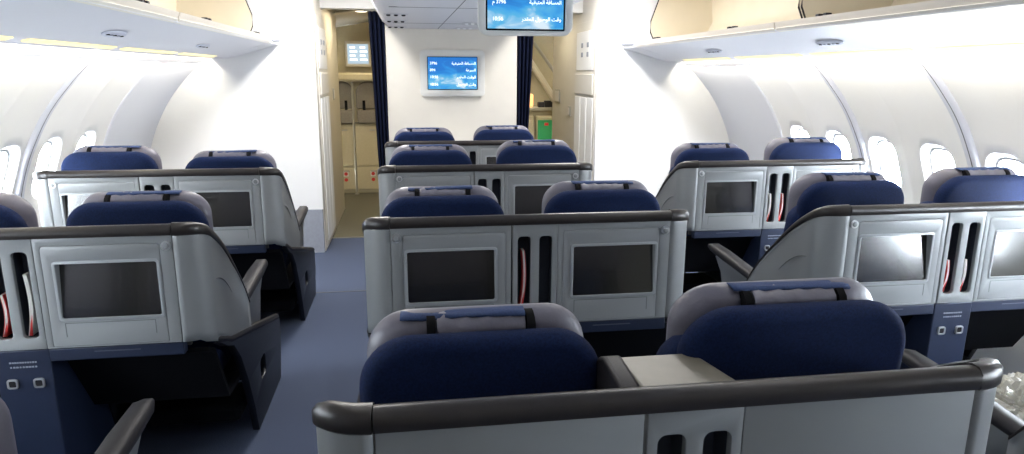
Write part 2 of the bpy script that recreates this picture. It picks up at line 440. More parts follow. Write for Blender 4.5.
# overhead bins
LIPH = 1.61
def make_bin(s, y0, y1, name_side, label):
    r = empty('overhead_bin', (XC, y0, 0)); L = y1-y0
    tag(r, label, 'overhead bin', 'open overhead bins')
    def sw(name, prof, m, closed=True, ya=0, yb=L, **k):
        bm = new(); loft(bm, [[(s*h, y, z) for h, z in prof] for y in (ya, yb)], close=closed, caps=closed)
        return obj(name, bm, m, r, ang=50, **k)
    sw('lip', [(1.708, 2.058), (1.694, 2.072), (1.682, 2.108), (1.740, 2.112), (1.880, 2.127), (1.880, 2.074)], M['lip'])
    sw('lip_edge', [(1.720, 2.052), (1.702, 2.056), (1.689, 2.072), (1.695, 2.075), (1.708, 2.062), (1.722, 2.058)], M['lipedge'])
    sw('liner', [(1.880, 2.127), (2.25, 2.12), (2.40, 2.16), (2.47, 2.30), (2.45, 2.50), (2.33, 2.62), (2.05, 2.66), (1.952, 2.660), (1.952, 2.680), (2.06, 2.68), (2.35, 2.64), (2.47, 2.52), (2.49, 2.30), (2.42, 2.145), (2.26, 2.10), (1.880, 2.112)], M['binin'])
    END = [(1.880, 2.124), (1.845, 2.200), (1.845, 2.300), (1.880, 2.400), (1.922, 2.520), (1.976, 2.660), (2.33, 2.64), (2.46, 2.50), (2.48, 2.30), (2.40, 2.15), (2.25, 2.112)]
    for (a, b) in ((0, .012), (L-.012, L)):
        sw('end_panel', END, M['binin'], ya=a, yb=b)
        bm = new(); tube(bm, [(s*h, (a+b)/2, z) for h, z in END[:6]], .007, 6); obj('edge_seal', bm, M['armpad'], r)
    # raised door, hinged at the top
    D = [(1.958, 2.665), (1.880, 2.700), (1.680, 2.700), (1.42, 2.655), (1.42, 2.668), (1.680, 2.715), (1.880, 2.715), (1.958, 2.680)]
    sw('door', D, M['binout'], ya=.02, yb=L-.02)
    for q in (.22, .78):
        for e in (-.035, .035):
            bm = new(); box(bm, min(s*1.686, s*1.720), max(s*1.686, s*1.720), L*q+e-.016, L*q+e+.016, 2.106, 2.122); obj('latch', bm, M['armpad'], r, bevel=.004)
    return r
pos = ['beside the front wall', 'in the middle of the row', 'nearest the camera']
for s, side in ((-1, 'left'), (1, 'right')):
    for k, (a, b) in enumerate(((3.97, 6.55), (1.86, 3.95), (-.25, 1.84), (-2.4, -.27))):
        make_bin(s, a, b, side, 'open overhead bin with beige lining on the %s side, %s' % (side, (pos + ['behind the camera'])[k]))
    # closed end fairing by the front wall
    prof = [(1.71, 2.057), (1.68, 2.13), (1.665, 2.23), (1.675, 2.35), (1.72, 2.47), (1.80, 2.60), (1.92, 2.70), (2.45, 2.70), (2.47, 1.93), (2.11, 1.945)]
    bm = new(); loft(bm, [[(XC+s*h, y, z) for h, z in prof] for y in (6.57, YF)])
    t = obj('bin_end_fairing', bm, M['binout'], ang=50, bevel=.004)
    tag(t, 'closed white end section of the %s overhead bins against the front wall' % side, 'bin fairing')
    bm = new(); tube(bm, [(XC+s*1.700, 6.60, 2.085), (XC+s*1.690, 6.75, 2.095), (XC+s*1.69, 6.93, 2.095)], [.010, .018, .010], 8)
    obj('grip', bm, M['skirt'], t)

# ceilings
bm = new(); box(bm, XC-3.4, XC+3.4, YB, 11.6, 2.76, 2.80); struct('ceiling', bm, M['wall'])
bm = new()
CP = [(-.80, 2.44), (-.74, 2.33), (-.66, 2.275), (-.55, 2.262), (.55, 2.262), (.66, 2.275), (.74, 2.33), (.80, 2.44), (.80, 2.47), (-.80, 2.47)]
loft(bm, [[(XC+h, y, z) for h, z in CP] for y in (2.6, 7.58)])
struct('ceiling_centre', bm, M['ceil'], ang=50)
bm = new(); loft(bm, [[(XC+h, y, z) for h, z in CP] for y in (YB, 2.59)])
struct('ceiling_rear', bm, M['ceil'], ang=50)
bm = new()
for y in (5.15, 6.75):
    box(bm, XC-.62, XC+.62, y-.003, y+.003, 2.2600, 2.264)
for (xa, ya, xb, yb) in ((XC-.16, 7.56, XC-.10, 3.2), (XC+.30, 7.56, XC+.34, 3.2)):
    v = [bm.verts.new(p) for p in ((xa-.004, ya, 2.2605), (xa+.004, ya, 2.2605), (xb+.004, yb, 2.2605), (xb-.004, yb, 2.2605))]; bm.faces.new(v)
struct('trim_11', bm, M['groove'])
def ceiling_cluster(x, y, m, label, n=3):
    r = empty('ceiling_nozzle_panel', (x, y, 2.262)); tag(r, label, 'ceiling fitting', 'ceiling light and nozzle clusters')
    bm = new(); box(bm, -.10, .10, -.03, .03, -.006, .0); obj('plate', bm, M['ceil'], r, bevel=.003)
    for i in range(n):
        bm = new(); disc(bm, (-.06+.06*i, 0, -.006), .017, 'z', .012, 12, 1); obj('nozzle', bm, M[m], r)
ceiling_cluster(-.08, 7.25, 'armpad', 'dark nozzle cluster at the left edge of the centre ceiling, nearest the bulkhead')
ceiling_cluster(-.07, 6.45, 'armpad', 'dark nozzle cluster at the left edge of the centre ceiling, middle of three')
ceiling_cluster(-.06, 5.75, 'armpad', 'dark nozzle cluster at the left edge of the centre ceiling, farthest from bulkhead')
ceiling_cluster(.62, 7.30, 'white', 'pale light cluster in the centre ceiling just above the bulkhead monitor')
ceiling_cluster(.64, 6.60, 'white', 'pale light cluster in the centre ceiling beside the hanging monitor')

# front partitions either side (lavatory / wardrobe blocks) with kick panels
def block(name, x0, x1):
    struct(name, B(x0, x1, YF, YF+.05, .45, 2.76), M['wall'])
block('wall_front_left', -2.75, -.86); block('wall_front_right', 1.96, 3.75)
struct('baseboard_front_left', B(-2.75, -.868, YF-.006, YF+.05, 0, .45), M['skirt'])
struct('baseboard_front_right', B(1.968, 3.75, YF-.006, YF+.05, 0, .45), M['skirt'])
struct('wall_back', B(XC-3.1, XC+3.1, YB-.05, YB, 0, 2.76), M['bulk'])
# aisle faces of the blocks
struct('wall_aisle_left', B(-.92, -.862, YF+.052, 9.3, 0, 2.76), M['bulk'])
struct('wall_aisle_right', B(1.962, 2.02, YF+.052, 9.15, 0, 2.76), M['bulk'])
def lav_door(name, x, s, y0, y1, label):
    r = empty(name, (x, y0, 0)); tag(r, label, 'door')
    L = y1-y0; sx = lambda a, b: (min(s*a, s*b), max(s*a, s*b))
    bm = new(); a, b = sx(0, .012); box(bm, a, b, 0, L, .02, 2.35); obj('door_frame', bm, M['bulk'], r, bevel=.004)
    for i in range(3):
        bm = new(); a, b = sx(.012, .022); box(bm, a, b, L*(.05+.31*i), L*(.05+.31*i+.28), .08, 1.55); obj('door_panel', bm, M['wall'], r, bevel=.006)
    bm = new(); a, b = sx(.012, .030); box(bm, a, b, L*.06, L*.94, 1.58, 1.80); obj('louvre_box', bm, M['bulk'], r, bevel=.008)
    bm = new(); a, b = sx(.012, .020); box(bm, a, b, L*.08, L*.92, 1.84, 2.25); pl = obj('sign_panel', bm, M['wall'], r, bevel=.006)
    for i in range(2):
        for j in range(2):
            bm = new(); a, b = sx(.018, .025); box(bm, a, b, L*(.3+.28*i), L*(.3+.28*i)+.07, 1.98+.1*j, 2.03+.1*j); obj('symbol_plate', bm, M['skirt'], pl, bevel=.003)
    return r
lav_door('lavatory_door', -.86, 1, 7.1, 7.9, 'cream folding lavatory door on the left aisle with small sign panel above')
lav_door('lavatory_door', 1.96, -1, 7.0, 7.85, 'cream folding lavatory door on the right aisle with small sign panel above')
def aisle_fittings(x, s, ys, labels):
    for y, z, h, w, m, lab in labels:
        bm = new(); a, b = min(0, s*.014), max(0, s*.014); box(bm, a, b, -w/2, w/2, -h/2, h/2)
        o = obj('wall_placard', bm, M[m], bevel=.003, loc=(x, y, z)); tag(o, lab, 'placard')
        bm = new(); a, b = min(s*.012, s*.018), max(s*.012, s*.018); box(bm, a, b, -w/2+.02, w/2-.02, -h/2+.02, h/2-.02)
        obj('placard_face', bm, M['paper' if m != 'paper' else 'alum'], o)
aisle_fittings(1.96, -1, 0, [(8.80, 1.52, .17, .26, 'amber_frame' if False else 'alum', 'small square framed yellowish placard on the right aisle wall'),
                             (7.98+.15, 1.36, .12, .10, 'alum', 'small latch plate low on the right aisle wall beside lavatory door')])
aisle_fittings(-.86, 1, 0, [(8.5, 1.55, .14, .10, 'alum', 'small latch plate on the left aisle wall beyond lavatory door')])
# lintels over the aisles
struct('trim_12', B(-.86, XC-.80, 7.62, 7.80, 2.46, 2.76), M['wall'])
struct('trim_13', B(XC+.80, 1.96, 7.62, 7.80, 2.46, 2.76), M['wall'])

# centre bulkhead
bm = new(); box(bm, -.20, 1.22, 7.58, 7.66, 0, 2.47); struct('wall_bulkhead', bm, M['bulk'], bevel=.01)

# ------------------------------------------------------------------ monitors
AR = {'ا': ('\ufe8d', '\ufe8e', 0), 'ل': ('\ufedd', '\ufede', 1, '\ufedf', '\ufee0'), 'م': ('\ufee1', '\ufee2', 1, '\ufee3', '\ufee4'), 'س': ('\ufeb1', '\ufeb2', 1, '\ufeb3', '\ufeb4'),
      'ف': ('\ufed1', '\ufed2', 1, '\ufed3', '\ufed4'), 'ة': ('\ufe93', '\ufe94', 0), 'ت': ('\ufe95', '\ufe96', 1, '\ufe97', '\ufe98'), 'ب': ('\ufe8f', '\ufe90', 1, '\ufe91', '\ufe92'),
      'ق': ('\ufed5', '\ufed6', 1, '\ufed7', '\ufed8'), 'ي': ('\ufef1', '\ufef2', 1, '\ufef3', '\ufef4'), 'و': ('\ufeed', '\ufeee', 0), 'ص': ('\ufeb9', '\ufeba', 1, '\ufebb', '\ufebc'),
      'د': ('\ufea9', '\ufeaa', 0), 'ر': ('\ufead', '\ufeae', 0), 'ك': ('\ufed9', '\ufeda', 1, '\ufedb', '\ufedc'), 'ع': ('\ufec9', '\ufeca', 1, '\ufecb', '\ufecc')}
def shape(txt):
    out = []
    for wd in txt.split(' '):
        g = []
        for i, c in enumerate(wd):
            if c not in AR: g.append(c); continue
            prev = i > 0 and wd[i-1] in AR and AR[wd[i-1]][2] == 1
            nxt = i < len(wd)-1 and AR[c][2] == 1
            t = AR[c]
            g.append(t[4] if prev and nxt else t[3] if nxt else t[1] if prev else t[0])
        out.append(''.join(reversed(g)) if any(c in AR for c in wd) else wd)
    return ' '.join(reversed(out))
def text(s, size, x, z, y, parent, m, align='LEFT', name='screen_text'):
    cu = bpy.data.curves.new('tmp', 'FONT'); cu.body = s; cu.size = size; cu.align_x = align; cu.extrude = .0004; cu.offset = size*.012
    o = bpy.data.objects.new('tmp', cu); COL.objects.link(o)
    dg = bpy.context.evaluated_depsgraph_get(); me = bpy.data.meshes.new_from_object(o.evaluated_get(dg))
    bpy.data.objects.remove(o)
    for v in me.vertices:
        a, b, c = v.co; v.co = (a, c, b)
    bm = new(); bm.from_mesh(me); bpy.data.meshes.remove(me)
    t = obj(name, bm, m, parent, smooth=False); t.location = (x, y, z)
    return t
def monitor(loc, w, h, sw, sh, d, label, lines, big, stalk=False):
    r = empty('monitor', loc); tag(r, label, 'monitor')
    bm = plate(rrect(w, h, .045), [rrect(sw, sh, .006, 3)], -.012, .012, .004); obj('bezel', bm, M['monbody'], r)
    bm = new(); inflate(bm, rrect(w-.006, h-.006, .045), .008, d, .014); obj('housing', bm, M['monbody'], r)
    bm = new(); box(bm, -sw/2-.002, sw/2+.002, -.001, .009, -sh/2-.002, sh/2+.002); obj('screen_border', bm, M['black'], r)
    bm = new(); box(bm, -sw/2+.008, sw/2-.008, -.004, .001, -sh/2+.008, sh/2-.008); sc = obj('screen', bm, M['map'], r)
    for (t, x, z, al) in lines:
        text(t, big, x*sw/2, z*sh/2, -.0055, sc, M['textlit'], al)
    if stalk:
        bm = new(); box(bm, -.10, .10, .02, .07, h/2-.02, h/2+.041); obj('ceiling_mount', bm, M['monbody'], r, bevel=.008)
    return r
monitor((.508, 7.545, 1.800), .70, .49, .545, .352, .05, 'white wall monitor showing a blue cloud flight map on the cream bulkhead',
        [(shape('المسافة المتبقية'), .93, .52, 'RIGHT'), (shape('السرعة'), .93, .12, 'RIGHT'), (shape('الوقت المقدر'), .93, -.30, 'RIGHT'), (shape('وقت الوصول'), .93, -.74, 'RIGHT'),
         ('3796', -.90, .52, 'LEFT'), ('894', -.90, .12, 'LEFT'), ('10:56', -.90, -.30, 'LEFT'), ('10:56', -.90, -.74, 'LEFT')], .040)
monitor((.519, 3.0, 2.089), .4125, .259, .3465, .2175, .045, 'grey hanging ceiling monitor showing a blue mountain and cloud flight map',
        [(shape('المسافة المتبقية'), .90, .02, 'RIGHT'), (shape('وقت الوصول المقدر'), .90, -.62, 'RIGHT'), (shape('م') + ' 3796', -.84, .02, 'LEFT'), ('10:56', -.84, -.62, 'LEFT')], .0215, stalk=True)
# ------------------------------------------------------------------ curtains
def curtain(x0, x1, xb0, xb1, y, z1, label, folds=4):
    bm = new(); nx, nz = folds*10, 14; R = []
    for j in range(nz+1):
        t = j/nz; z = z1*(1-t) + .03*t; row = []
        for i in range(nx+1):
            u = i/nx
            x = (x0+(x1-x0)*u)*(1-t) + (xb0+(xb1-xb0)*u)*t
            row.append(bm.verts.new((x, y + .035*math.cos(2*math.pi*folds*u+.6*t), z)))
        R.append(row)
    for a, b in zip(R[:-1], R[1:]):
        for i in range(nx): bm.faces.new((a[i], a[i+1], b[i+1], b[i]))
    o = obj('curtain', bm, M['curtain'], solid=.006, ang=180); tag(o, label, 'curtain')
    bm = new(); tube(bm, [(min(x0, xb0)-.04, y, z1+.01), (max(x1, xb1)+.02, y, z1+.01)], .010); obj('rail', bm, M['alum'], o)
curtain(-.37, -.19, -.29, -.18, 7.60, 2.43, 'dark navy curtain gathered at the left edge of the cream bulkhead')
curtain(1.23, 1.42, 1.23, 1.31, 7.60, 2.43, 'dark navy curtain gathered at the right edge of the cream bulkhead', 4)

# ------------------------------------------------------------------ galley area beyond the curtains
struct('wall_galley', B(-2.9, 4.0, 11.0, 11.1, 0, 2.76), M['beige'])
struct('wall_galley_left', B(-2.9, -2.84, 7.0, 11.0, 0, 2.76), M['beige'])
struct('wall_lavatory_left', B(-2.84, -.93, 9.2, 9.25, 0, 2.76), M['beige'])
struct('wall_lavatory_right', B(2.03, 3.88, 9.05, 9.1, 0, 2.76), M['beige'])
struct('wall_galley_right', B(3.88, 3.94, 7.0, 11.0, 0, 2.76), M['beige'])
struct('wall_galley_centre', B(.10, .16, 7.66, 11.0, 0, 2.76), M['beige'])
# left: stowage cabinet with two crew seats above
def crew_unit():
    r = empty('stowage_cabinet', (-.66, 10.5, 0)); tag(r, 'beige stowage cabinet with two locker doors beyond the left curtain', 'cabinet')
    obj('body', B(-.42, .42, .012, .48, 0, 1.05), M['beige2'], r, bevel=.008)
    for x0, x1 in ((-.40, -.125), (-.105, .39)):
        for z0, z1 in ((.06, .40), (.42, 1.02)):
            d = obj('locker_door', B(x0, x1, -.004, .012, z0, z1), M['beige'], r, bevel=.006)
            obj('handle', B((x0+x1)/2-.04, (x0+x1)/2+.04, -.016, -.002, z1-.07, z1-.05), M['alum'], d, bevel=.003)
            if z0 < .1:
                pl = obj('red_placard', B((x0+x1)/2-.05, (x0+x1)/2+.03, -.010, -.004, z1-.14, z1-.06), M['paper'], d)
                for q in range(2):
                    bm = new(); disc(bm, ((x0+x1)/2-.01, -.010, z1-.10-.09*q), .027, 'y', .004, 14); obj('red_mark', bm, M['red'], d)
    bm = new(); tube(bm, [(0, 0, 0), (0, 0, 1.0), (0, 0, 1.67)], .018, 12); g = obj('grab_pole', bm, M['alum'], loc=(-.775, 10.40, 0)); tag(g, 'thin vertical metal pole in front of the beige lockers and crew seats', 'pole')
    bm = new(); disc(bm, (0, 0, .012), .035, 'z', .012, 16); obj('foot_plate', bm, M['alum'], g)
    for i, x in enumerate((-.32, .14)):
        s_ = empty('crew_seat', (-.66+x, 10.46, 0)); tag(s_, 'grey folded crew seat back with rounded top, %s one above the beige lockers' % ('left' if i == 0 else 'right'), 'crew seat', 'crew seats above the lockers')
        bm = new(); inflate(bm, rrect(.43, .40, .17, 8, 0, 1.475, .03), .02, .10, .02); obj('backrest', bm, M['crewseat'], s_)
        bm = new(); inflate(bm, rrect(.40, .20, .02, 4, 0, 1.165), -.02, .06, .015); obj('folded_seat', bm, M['crewseat'], s_)
        for q in (-.10, .10):
            bm = new(); box(bm, q-.02, q+.02, -.016, .0, 1.08, 1.40); obj('harness_strap', bm, M['black'], s_, bevel=.003)
    o = obj('overhead_ledge', B(-1.15, -.20, 10.30, 10.95, 1.68, 1.80), M['beige2'], bevel=.03); tag(o, 'beige padded ledge above the two grey crew seats', 'ledge')
    o2 = empty('wall_display', (-.70, 10.86, 2.08)); tag(o2, 'small pale blue attendant display on the beige wall above the crew seats', 'display')
    obj('frame', B(-.19, .19, -.01, .05, -.19, .19), M['bulk'], o2, bevel=.01)
    ds = obj('screen', B(-.155, .155, -.014, -.008, -.145, .145), mat('attendant_screen', (.1, .1, .1), .4, emis=(.42, .58, .72), estr=.95), o2)
    for i in range(4):
        for j in range(2):
            obj('icon', B(-.12+.15*j, -.04+.15*j+.03*(i % 2), -.018, -.013, .08-.06*i, .11-.06*i), M['textlit'], ds)
crew_unit()
bm = new(); P = [(-2.3, 10.9, 1.9), (-.95, 10.9, 2.62), (-.95, 9.3, 2.62), (-2.3, 9.3, 1.9)]
v = [bm.verts.new(p) for p in P]; bm.faces.new(v); struct('trim_14', bm, M['bulk'], solid=.02)
bm = new(); v = [bm.verts.new(p) for p in ((-.20, 10.95, 2.62), (-1.5, 10.95, 2.40), (-1.5, 9.0, 2.40), (-.20, 9.0, 2.62))]; bm.faces.new(v); struct('ceiling_galley', bm, M['bulk'], solid=.02)
r = empty('downlight', (-.52, 9.0, 2.56)); tag(r, 'round warm downlight in the sloping ceiling beyond left curtain', 'light')
bm = new(); disc(bm, (0, 0, 0), .085, 'z', .015, 24); obj('ring', bm, M['bulk'], r)
bm = new(); disc(bm, (0, 0, -.010), .07, 'z', .012, 24, 1); obj('lens', bm, M['downlight'], r)
# right: galley counter with carts
r = empty('galley_counter', (2.05, 10.2, 0)); tag(r, 'beige galley counter with stowed trolleys beyond the right curtain', 'counter')
obj('worktop', B(-.50, .65, -.02, .5, 1.25, 1.30), M['alum'], r, bevel=.008)
obj('body', B(-.48, .65, .03, .5, 0, 1.25), M['beige2'], r, bevel=.006)
for i, (a, b) in enumerate(((-.46, -.16), (-.12, .18), (.22, .52))):
    t = empty('galley_trolley', (2.05+a, 10.12, .02)); tag(t, ['beige galley trolley with red latch under the counter, leftmost', 'galley trolley with green door beside the beige one', 'galley trolley at the right end under the counter'][i], 'trolley', 'trolleys under the galley counter')
    w = b-a
    obj('body', B(0, w, .0, .09, 0, 1.16), M['beige'], t, bevel=.008)
    obj('door', B(.02, w-.02, -.012, .002, .05, 1.10), M['beige' if i == 0 else 'green'], t, bevel=.006)
    obj('latch', B(w/2-.03, w/2+.03, -.030, -.01, 1.02, 1.06), M['red'], t, bevel=.004)
bm = new(); inflate(bm, rrect(.11, .20, .03, 5, 0, .10), -.05, .05, .02); o = obj('amber_lantern', bm, M['amber'], loc=(1.86, 10.35, 1.301)); tag(o, 'small glowing amber lamp standing on the galley counter', 'lamp')
bm = new()
for k in range(3):
    box(bm, -.11+.10*k, -.02+.10*k, -.06, .06, 0, .08+.02*(k % 2))
o = obj('galley_tray', bm, M['armpad'], loc=(2.10, 10.32, 1.301), bevel=.01); tag(o, 'dark low tray on the galley counter right of the amber lamp', 'tray')
# curved fuselage frame and door lining behind the counter
bm = new()
pts = [(1.55+ .85*t, 10.75, 2.45 - 1.15*t**1.15) for t in [i/10 for i in range(11)]]
tube(bm, pts, .05, 10); struct('trim_15', bm, M['bulk'])
bm = new(); pts = [(1.75+ .85*t, 10.65, 2.50 - 1.10*t**1.15) for t in [i/10 for i in range(11)]]
tube(bm, pts, .025, 8); struct('trim_16', bm, M['alum'])
for i, (x, z) in enumerate(((1.72, 1.95), (1.80, 1.72), (1.95, 1.66))):
    bm = new(); inflate(bm, rrect(.14 if i == 1 else .07, .07, .03, 5), -.03, .02, .012)
    o = obj('wall_gauge', bm, M['alum'], loc=(x, 10.97, z)); tag(o, ['small round fitting high on the galley wall right of curtain', 'oval silver fitting on the galley wall above the amber lamp', 'small round fitting above the galley tray'][i], 'fitting')

# ------------------------------------------------------------------ the double seat unit
HO, HS = .697, .597
RZ0, RZ1 = 1.186, 1.229
WTOP = [(0, 1.210), (.06, 1.195), (.20, 1.118), (.30, 1.045), (.39, .965), (.50, .862), (.58, .778), (.645, .690)]
WBOT = [(0, .742), (.10, .70), (.27, .628), (.66, .527), (1.33, .35)]
def corner_path(n=8):
    P = []
    R = .10
    for i in range(n+1):
        a = math.pi/2*i/n; P.append((HO-R + R*math.sin(a), R - R*math.cos(a)))
    P = [(HS, 0)] + [(x, y) for x, y in P if x > HS+.005]
    y = P[-1][1]
    while y < .645-.03:
        y += .045; P.append((HO, min(y, .645)))
    P[-1] = (HO, .645)
    return P
CPATH = corner_path()
def make_seat_unit():
    R = empty('double_seat_unit')
    # --- rear face panels (outer edge lines follow the seams)
    Zb, Zt = .745, 1.188
    slots = [rrect(.057, .345, .018, 5, x, .963) for x in (-.0435, .0485)]
    obj('pocket_panel', plate(rrect(.1905, Zt-Zb, .003, 2, .0025, (Zt+Zb)/2), slots, 0, .02), M['shell'], R)
    for x in (-.0435, .0485):
        bm = new()
        P = rrect(.060, .349, .018, 5, x, .963)
        loft(bm, [[(a, .014, b) for a, b in P], [(a, .075, b) for a, b in P]], caps=False); f = [bm.verts.new((a, .075, b)) for a, b in P]; bm.faces.new(f)
        obj('magazine_slot', bm, M['slot'], R)
    for s in (-1, 1):
        x0, x1 = (.100, HS-.002); cx = s*(x0+x1)/2
        panel = plate(rrect(x1-x0, Zt-Zb, .003, 2, cx, (Zt+Zb)/2), [rrect(.425, .404, .014, 4, s*.335, .954, .003)], 0, .02)
        obj('rear_panel', panel, M['shell'], R)
        scx, scz, sw, sh = s*.350, .975, .368, .224
        bm = plate(rrect(.4225, .4015, .013, 4, s*.335, .954, .003), [rrect(sw-.004, sh-.004, .010, 4, scx, scz)], -.001, .044, .0015)
        mon = obj('monitor_surround', bm, M['bezel'], R)
        bm = plate(rrect(sw+.016, sh+.016, .014, 4, scx, scz), [rrect(sw-.006, sh-.006, .008, 4, scx, scz)], -.0045, .002, .0015); obj('screen_rim', bm, M['shell_edge'], mon)
        bm = B(scx-sw/2-.001, scx+sw/2+.001, .004, .009, scz-sh/2-.001, scz+sh/2+.001)
        for v in bm.verts: v.co.y += .032*(v.co.z-(scz-sh/2))/sh
        obj('screen', bm, M['screen'], R, smooth=False)
        # flap line under the screen
        bm = new(); box(bm, s*.340-.165, s*.340+.165, -.0018, .0, .845, .8475); box(bm, s*.340-.165, s*.340-.1625, -.0018, .0, .79, .845); box(bm, s*.340+.1625, s*.340+.165, -.0018, .0, .79, .845)
        obj('flap_line', bm, M['groove'], mon)
        bm = new(); disc(bm, (s*.5725, 0, 1.145), .0185, 'y', .006, 24); k = obj('coat_hook', bm, M['silver'], R)
        bm = new(); disc(bm, (s*.5725, -.0055, 1.145), .012, 'y', .004, 18, 1); obj('hook_centre', bm, M['shell'], k)
        # side wing: curves round the corner and sweeps down towards the armrest
        bm = new(); nz = 12; cols = []
        for (x, y) in CPATH:
            zt, zb = smooth_interp(WTOP, y), smooth_interp(WBOT, y)
            if y < .02: zb = .745
            cols.append([bm.verts.new((s*(x - .02*(0 if y < .1 else 1)*((zt-.6)/.6 if zt > .6 else 0)*.0), y+.010, zb+(zt-zb)*j/nz)) for j in range(nz+1)])
        for a, b in zip(cols[:-1], cols[1:]):
            for j in range(nz): bm.faces.new((a[j], b[j], b[j+1], a[j+1]))
        obj('side_wing', bm, M['shell'], R, solid=.022, ang=70)
        # crescent moulding on the wing
        bm = new(); tube(bm, [(s*(HO+.011), .13+.032*i, .965 - .0035*i - .0022*i*i) for i in range(8)], [.0006, .002, .003, .003, .0025, .002, .0014, .0006], 6); obj('wing_crease', bm, M['groove'], R)
        # corner rail following the wing's upper edge
        bm = new(); rings = []
        npth = len(CPATH)
        for i, (x, y) in enumerate(CPATH):
            a = CPATH[max(i-1, 0)]; b = CPATH[min(i+1, npth-1)]
            tx, ty = b[0]-a[0], b[1]-a[1]; l = math.hypot(tx, ty); nx, ny = ty/l, -tx/l      # outward normal
            k = max(0, 1 - y/.45); k2 = k**.7
            zt = smooth_interp(WTOP, y)
            up = .010 + .012*k2; dn = .009 + .018*k2; out = .0145 + .003*k; inn = .018 + .008*k
            sec = [(out*.8, -dn), (out, -dn*.8), (out, up*.35), (out*.4, up*.92), (-inn*.4, up), (-inn, up*.7), (-inn, -dn*.8), (-inn*.8, -dn)]
            # lean the section along the slope
            rings.append([(s*(x+nx*q), y+.010+ny*q, zt+w) for q, w in sec])
        loft(bm, rings); obj('corner_rail', bm, M['rail'], R, ang=60)
        # lower side shroud along the aisle with a hand hole
        W_ = .035
        prof = [(.20, .640), (.30, .60), (.40, .50), (.50, .33), (.58, .15), (.63, 0), (1.25, 0), (1.33, .20), (1.335, .35), (.66, .525), (.10, .695)]
        bm = plate([(y, z) for y, z in prof], [rrect(.13, .11, .03, 4, .82, .27)], HO-.02, HO+.015, .003)
        for v in bm.verts: y, x, z = v.co; v.co = (s*x, y, z)
        obj('side_shroud', bm, M['navy_dark'], R)
        bm = new(); LP = [(.09, .715), (.12, .705), (.27, .642), (.66, .541), (1.30, .372), (1.335, .355)]
        tube(bm, [(s*(HO if y > .05 else HO-.03), y, z) for y, z in LP], [.012, .018, .020, .020, .020, .012], 8); obj('ledge_trim', bm, M['armpad'], R)
        # outer armrest: grey panel with a dark pad
        bm = plate([(.60, .545), (.97, .455), (1.03, .62), (1.12, .70), (.60, .70)], [], HO-.055, HO-.015, .004)
        for v in bm.verts: y, x, z = v.co; v.co = (s*x, y, z)
        ap = obj('armrest', bm, M['shell'], R)
        bm = new(); rings = []
        for (y, z, hw_, th) in ((.50, .690, .020, .012), (.54, .695, .036, .02), (.75, .715, .040, .022), (1.0, .735, .042, .024), (1.16, .745, .036, .022), (1.22, .742, .018, .010)):
            rings.append([(s*(HO-.028)+hw_*c, y, z+th*q) for c, q in ((-1, -.5), (-1, .4), (-.7, 1), (.7, 1), (1, .4), (1, -.5), (.8, -.9), (-.8, -.9))])
        loft(bm, rings); obj('armrest_pad', bm, M['armpad'], ap, ang=60)
        # seat: cushion, backrest, headrest
        cx = s*.36
        bm = new(); inflate(bm, rrect(.50, .13, .04, 5, cx, .455), .36, .95, .035); obj('seat_cushion', bm, M['fabric'], R)
        bm = new(); inflate(bm, rrect(.52, .70, .08, 6, cx, .80, .03), 0, .12, .045, fn=lambda x, y, z: (x, y + .375 + (1.15-z)*.16, z)); obj('backrest', bm, M['fabric'], R)
        hr = bpy.data.objects.new('headrest', None)
        bm = new(); P = rrect(.582, .40, .130, 9, 0, -.20, .03)
        def bend(x, y, z): return (x, y + .10*max(0, abs(x)-.12)**1.5*2.2 + z*(-.10), z)
        inflate(bm, P, -.045, .035, .035, fn=bend)
        hr = obj('headrest', bm, M['fabric'], R, ang=70); hr.location = (cx, .385, 1.248)
        bm = new(); P = rrect(.555, .34, .12, 9, 0, -.165, .05)
        inflate(bm, P, 0, .095, .045, fn=lambda x, y, z: (x, y + .030 + .22*max(0, abs(x)-.10)**1.4*2.2, z)); c1 = obj('head_cushion', bm, M['leather'], hr, ang=75); c1.location = (0, .01, .024)
        # wrinkled roll over the top of the cushion, held by two straps
        bm = new(); rings = []
        for i in range(13):
            x = -.105 + .21*i/12; wv = .003*math.sin(i*2.1)
            rings.append([(x, .070 + (.046+wv)*math.cos(a), -.008 + (.034+wv)*math.sin(a)) for a in [2*math.pi*j/14 for j in range(14)]])
        loft(bm, rings); c2 = obj('neck_pad', bm, M['padleather'], hr, ang=80)
        for q in (-.120, .120):
            bm = new(); rings = [[(x, .070 + (r_-.006)*math.cos(a), -.010 + (r_-.021)*math.sin(a)) for a in [2*math.pi*j/14 for j in range(14)]] for x, r_ in ((q-.010, .058), (q+.010, .058))]
            loft(bm, rings); obj('strap', bm, M['black'], hr)
        bm = new(); nx, ny = 16, 4; V = []
        for i in range(nx+1):
            x = -.15 + .30*i/nx
            V.append([bm.verts.new((x, .048 + .045*j/ny, .030 + .002*math.sin(x*21) + .0015*math.cos(j*2+x*30) - (.004 if j == 0 else 0))) for j in range(ny+1)])
        for a, b in zip(V[:-1], V[1:]):
            for j in range(ny): bm.faces.new((a[j], b[j], b[j+1], a[j+1]))
        obj('head_cloth', bm, M['cloth'], hr, solid=.006)
    # --- top rail
    bm = new(); sec = [(-.006, RZ0), (-.010, RZ0+.010), (-.010, RZ1-.016), (-.003, RZ1-.004), (.010, RZ1), (.026, RZ1-.003), (.032, RZ1-.012), (.032, RZ0)]
    loft(bm, [[(x, y, z) for y, z in sec] for x in (-HS+.001, HS-.001)]); obj('top_rail', bm, M['rail'], R, ang=60)
    # --- shell inner body behind the panels (gives the seams their dark line)
    obj('shell_core', B(-HS-.004, HS+.004, .079, .10, .70, 1.175), M['groove'], R)
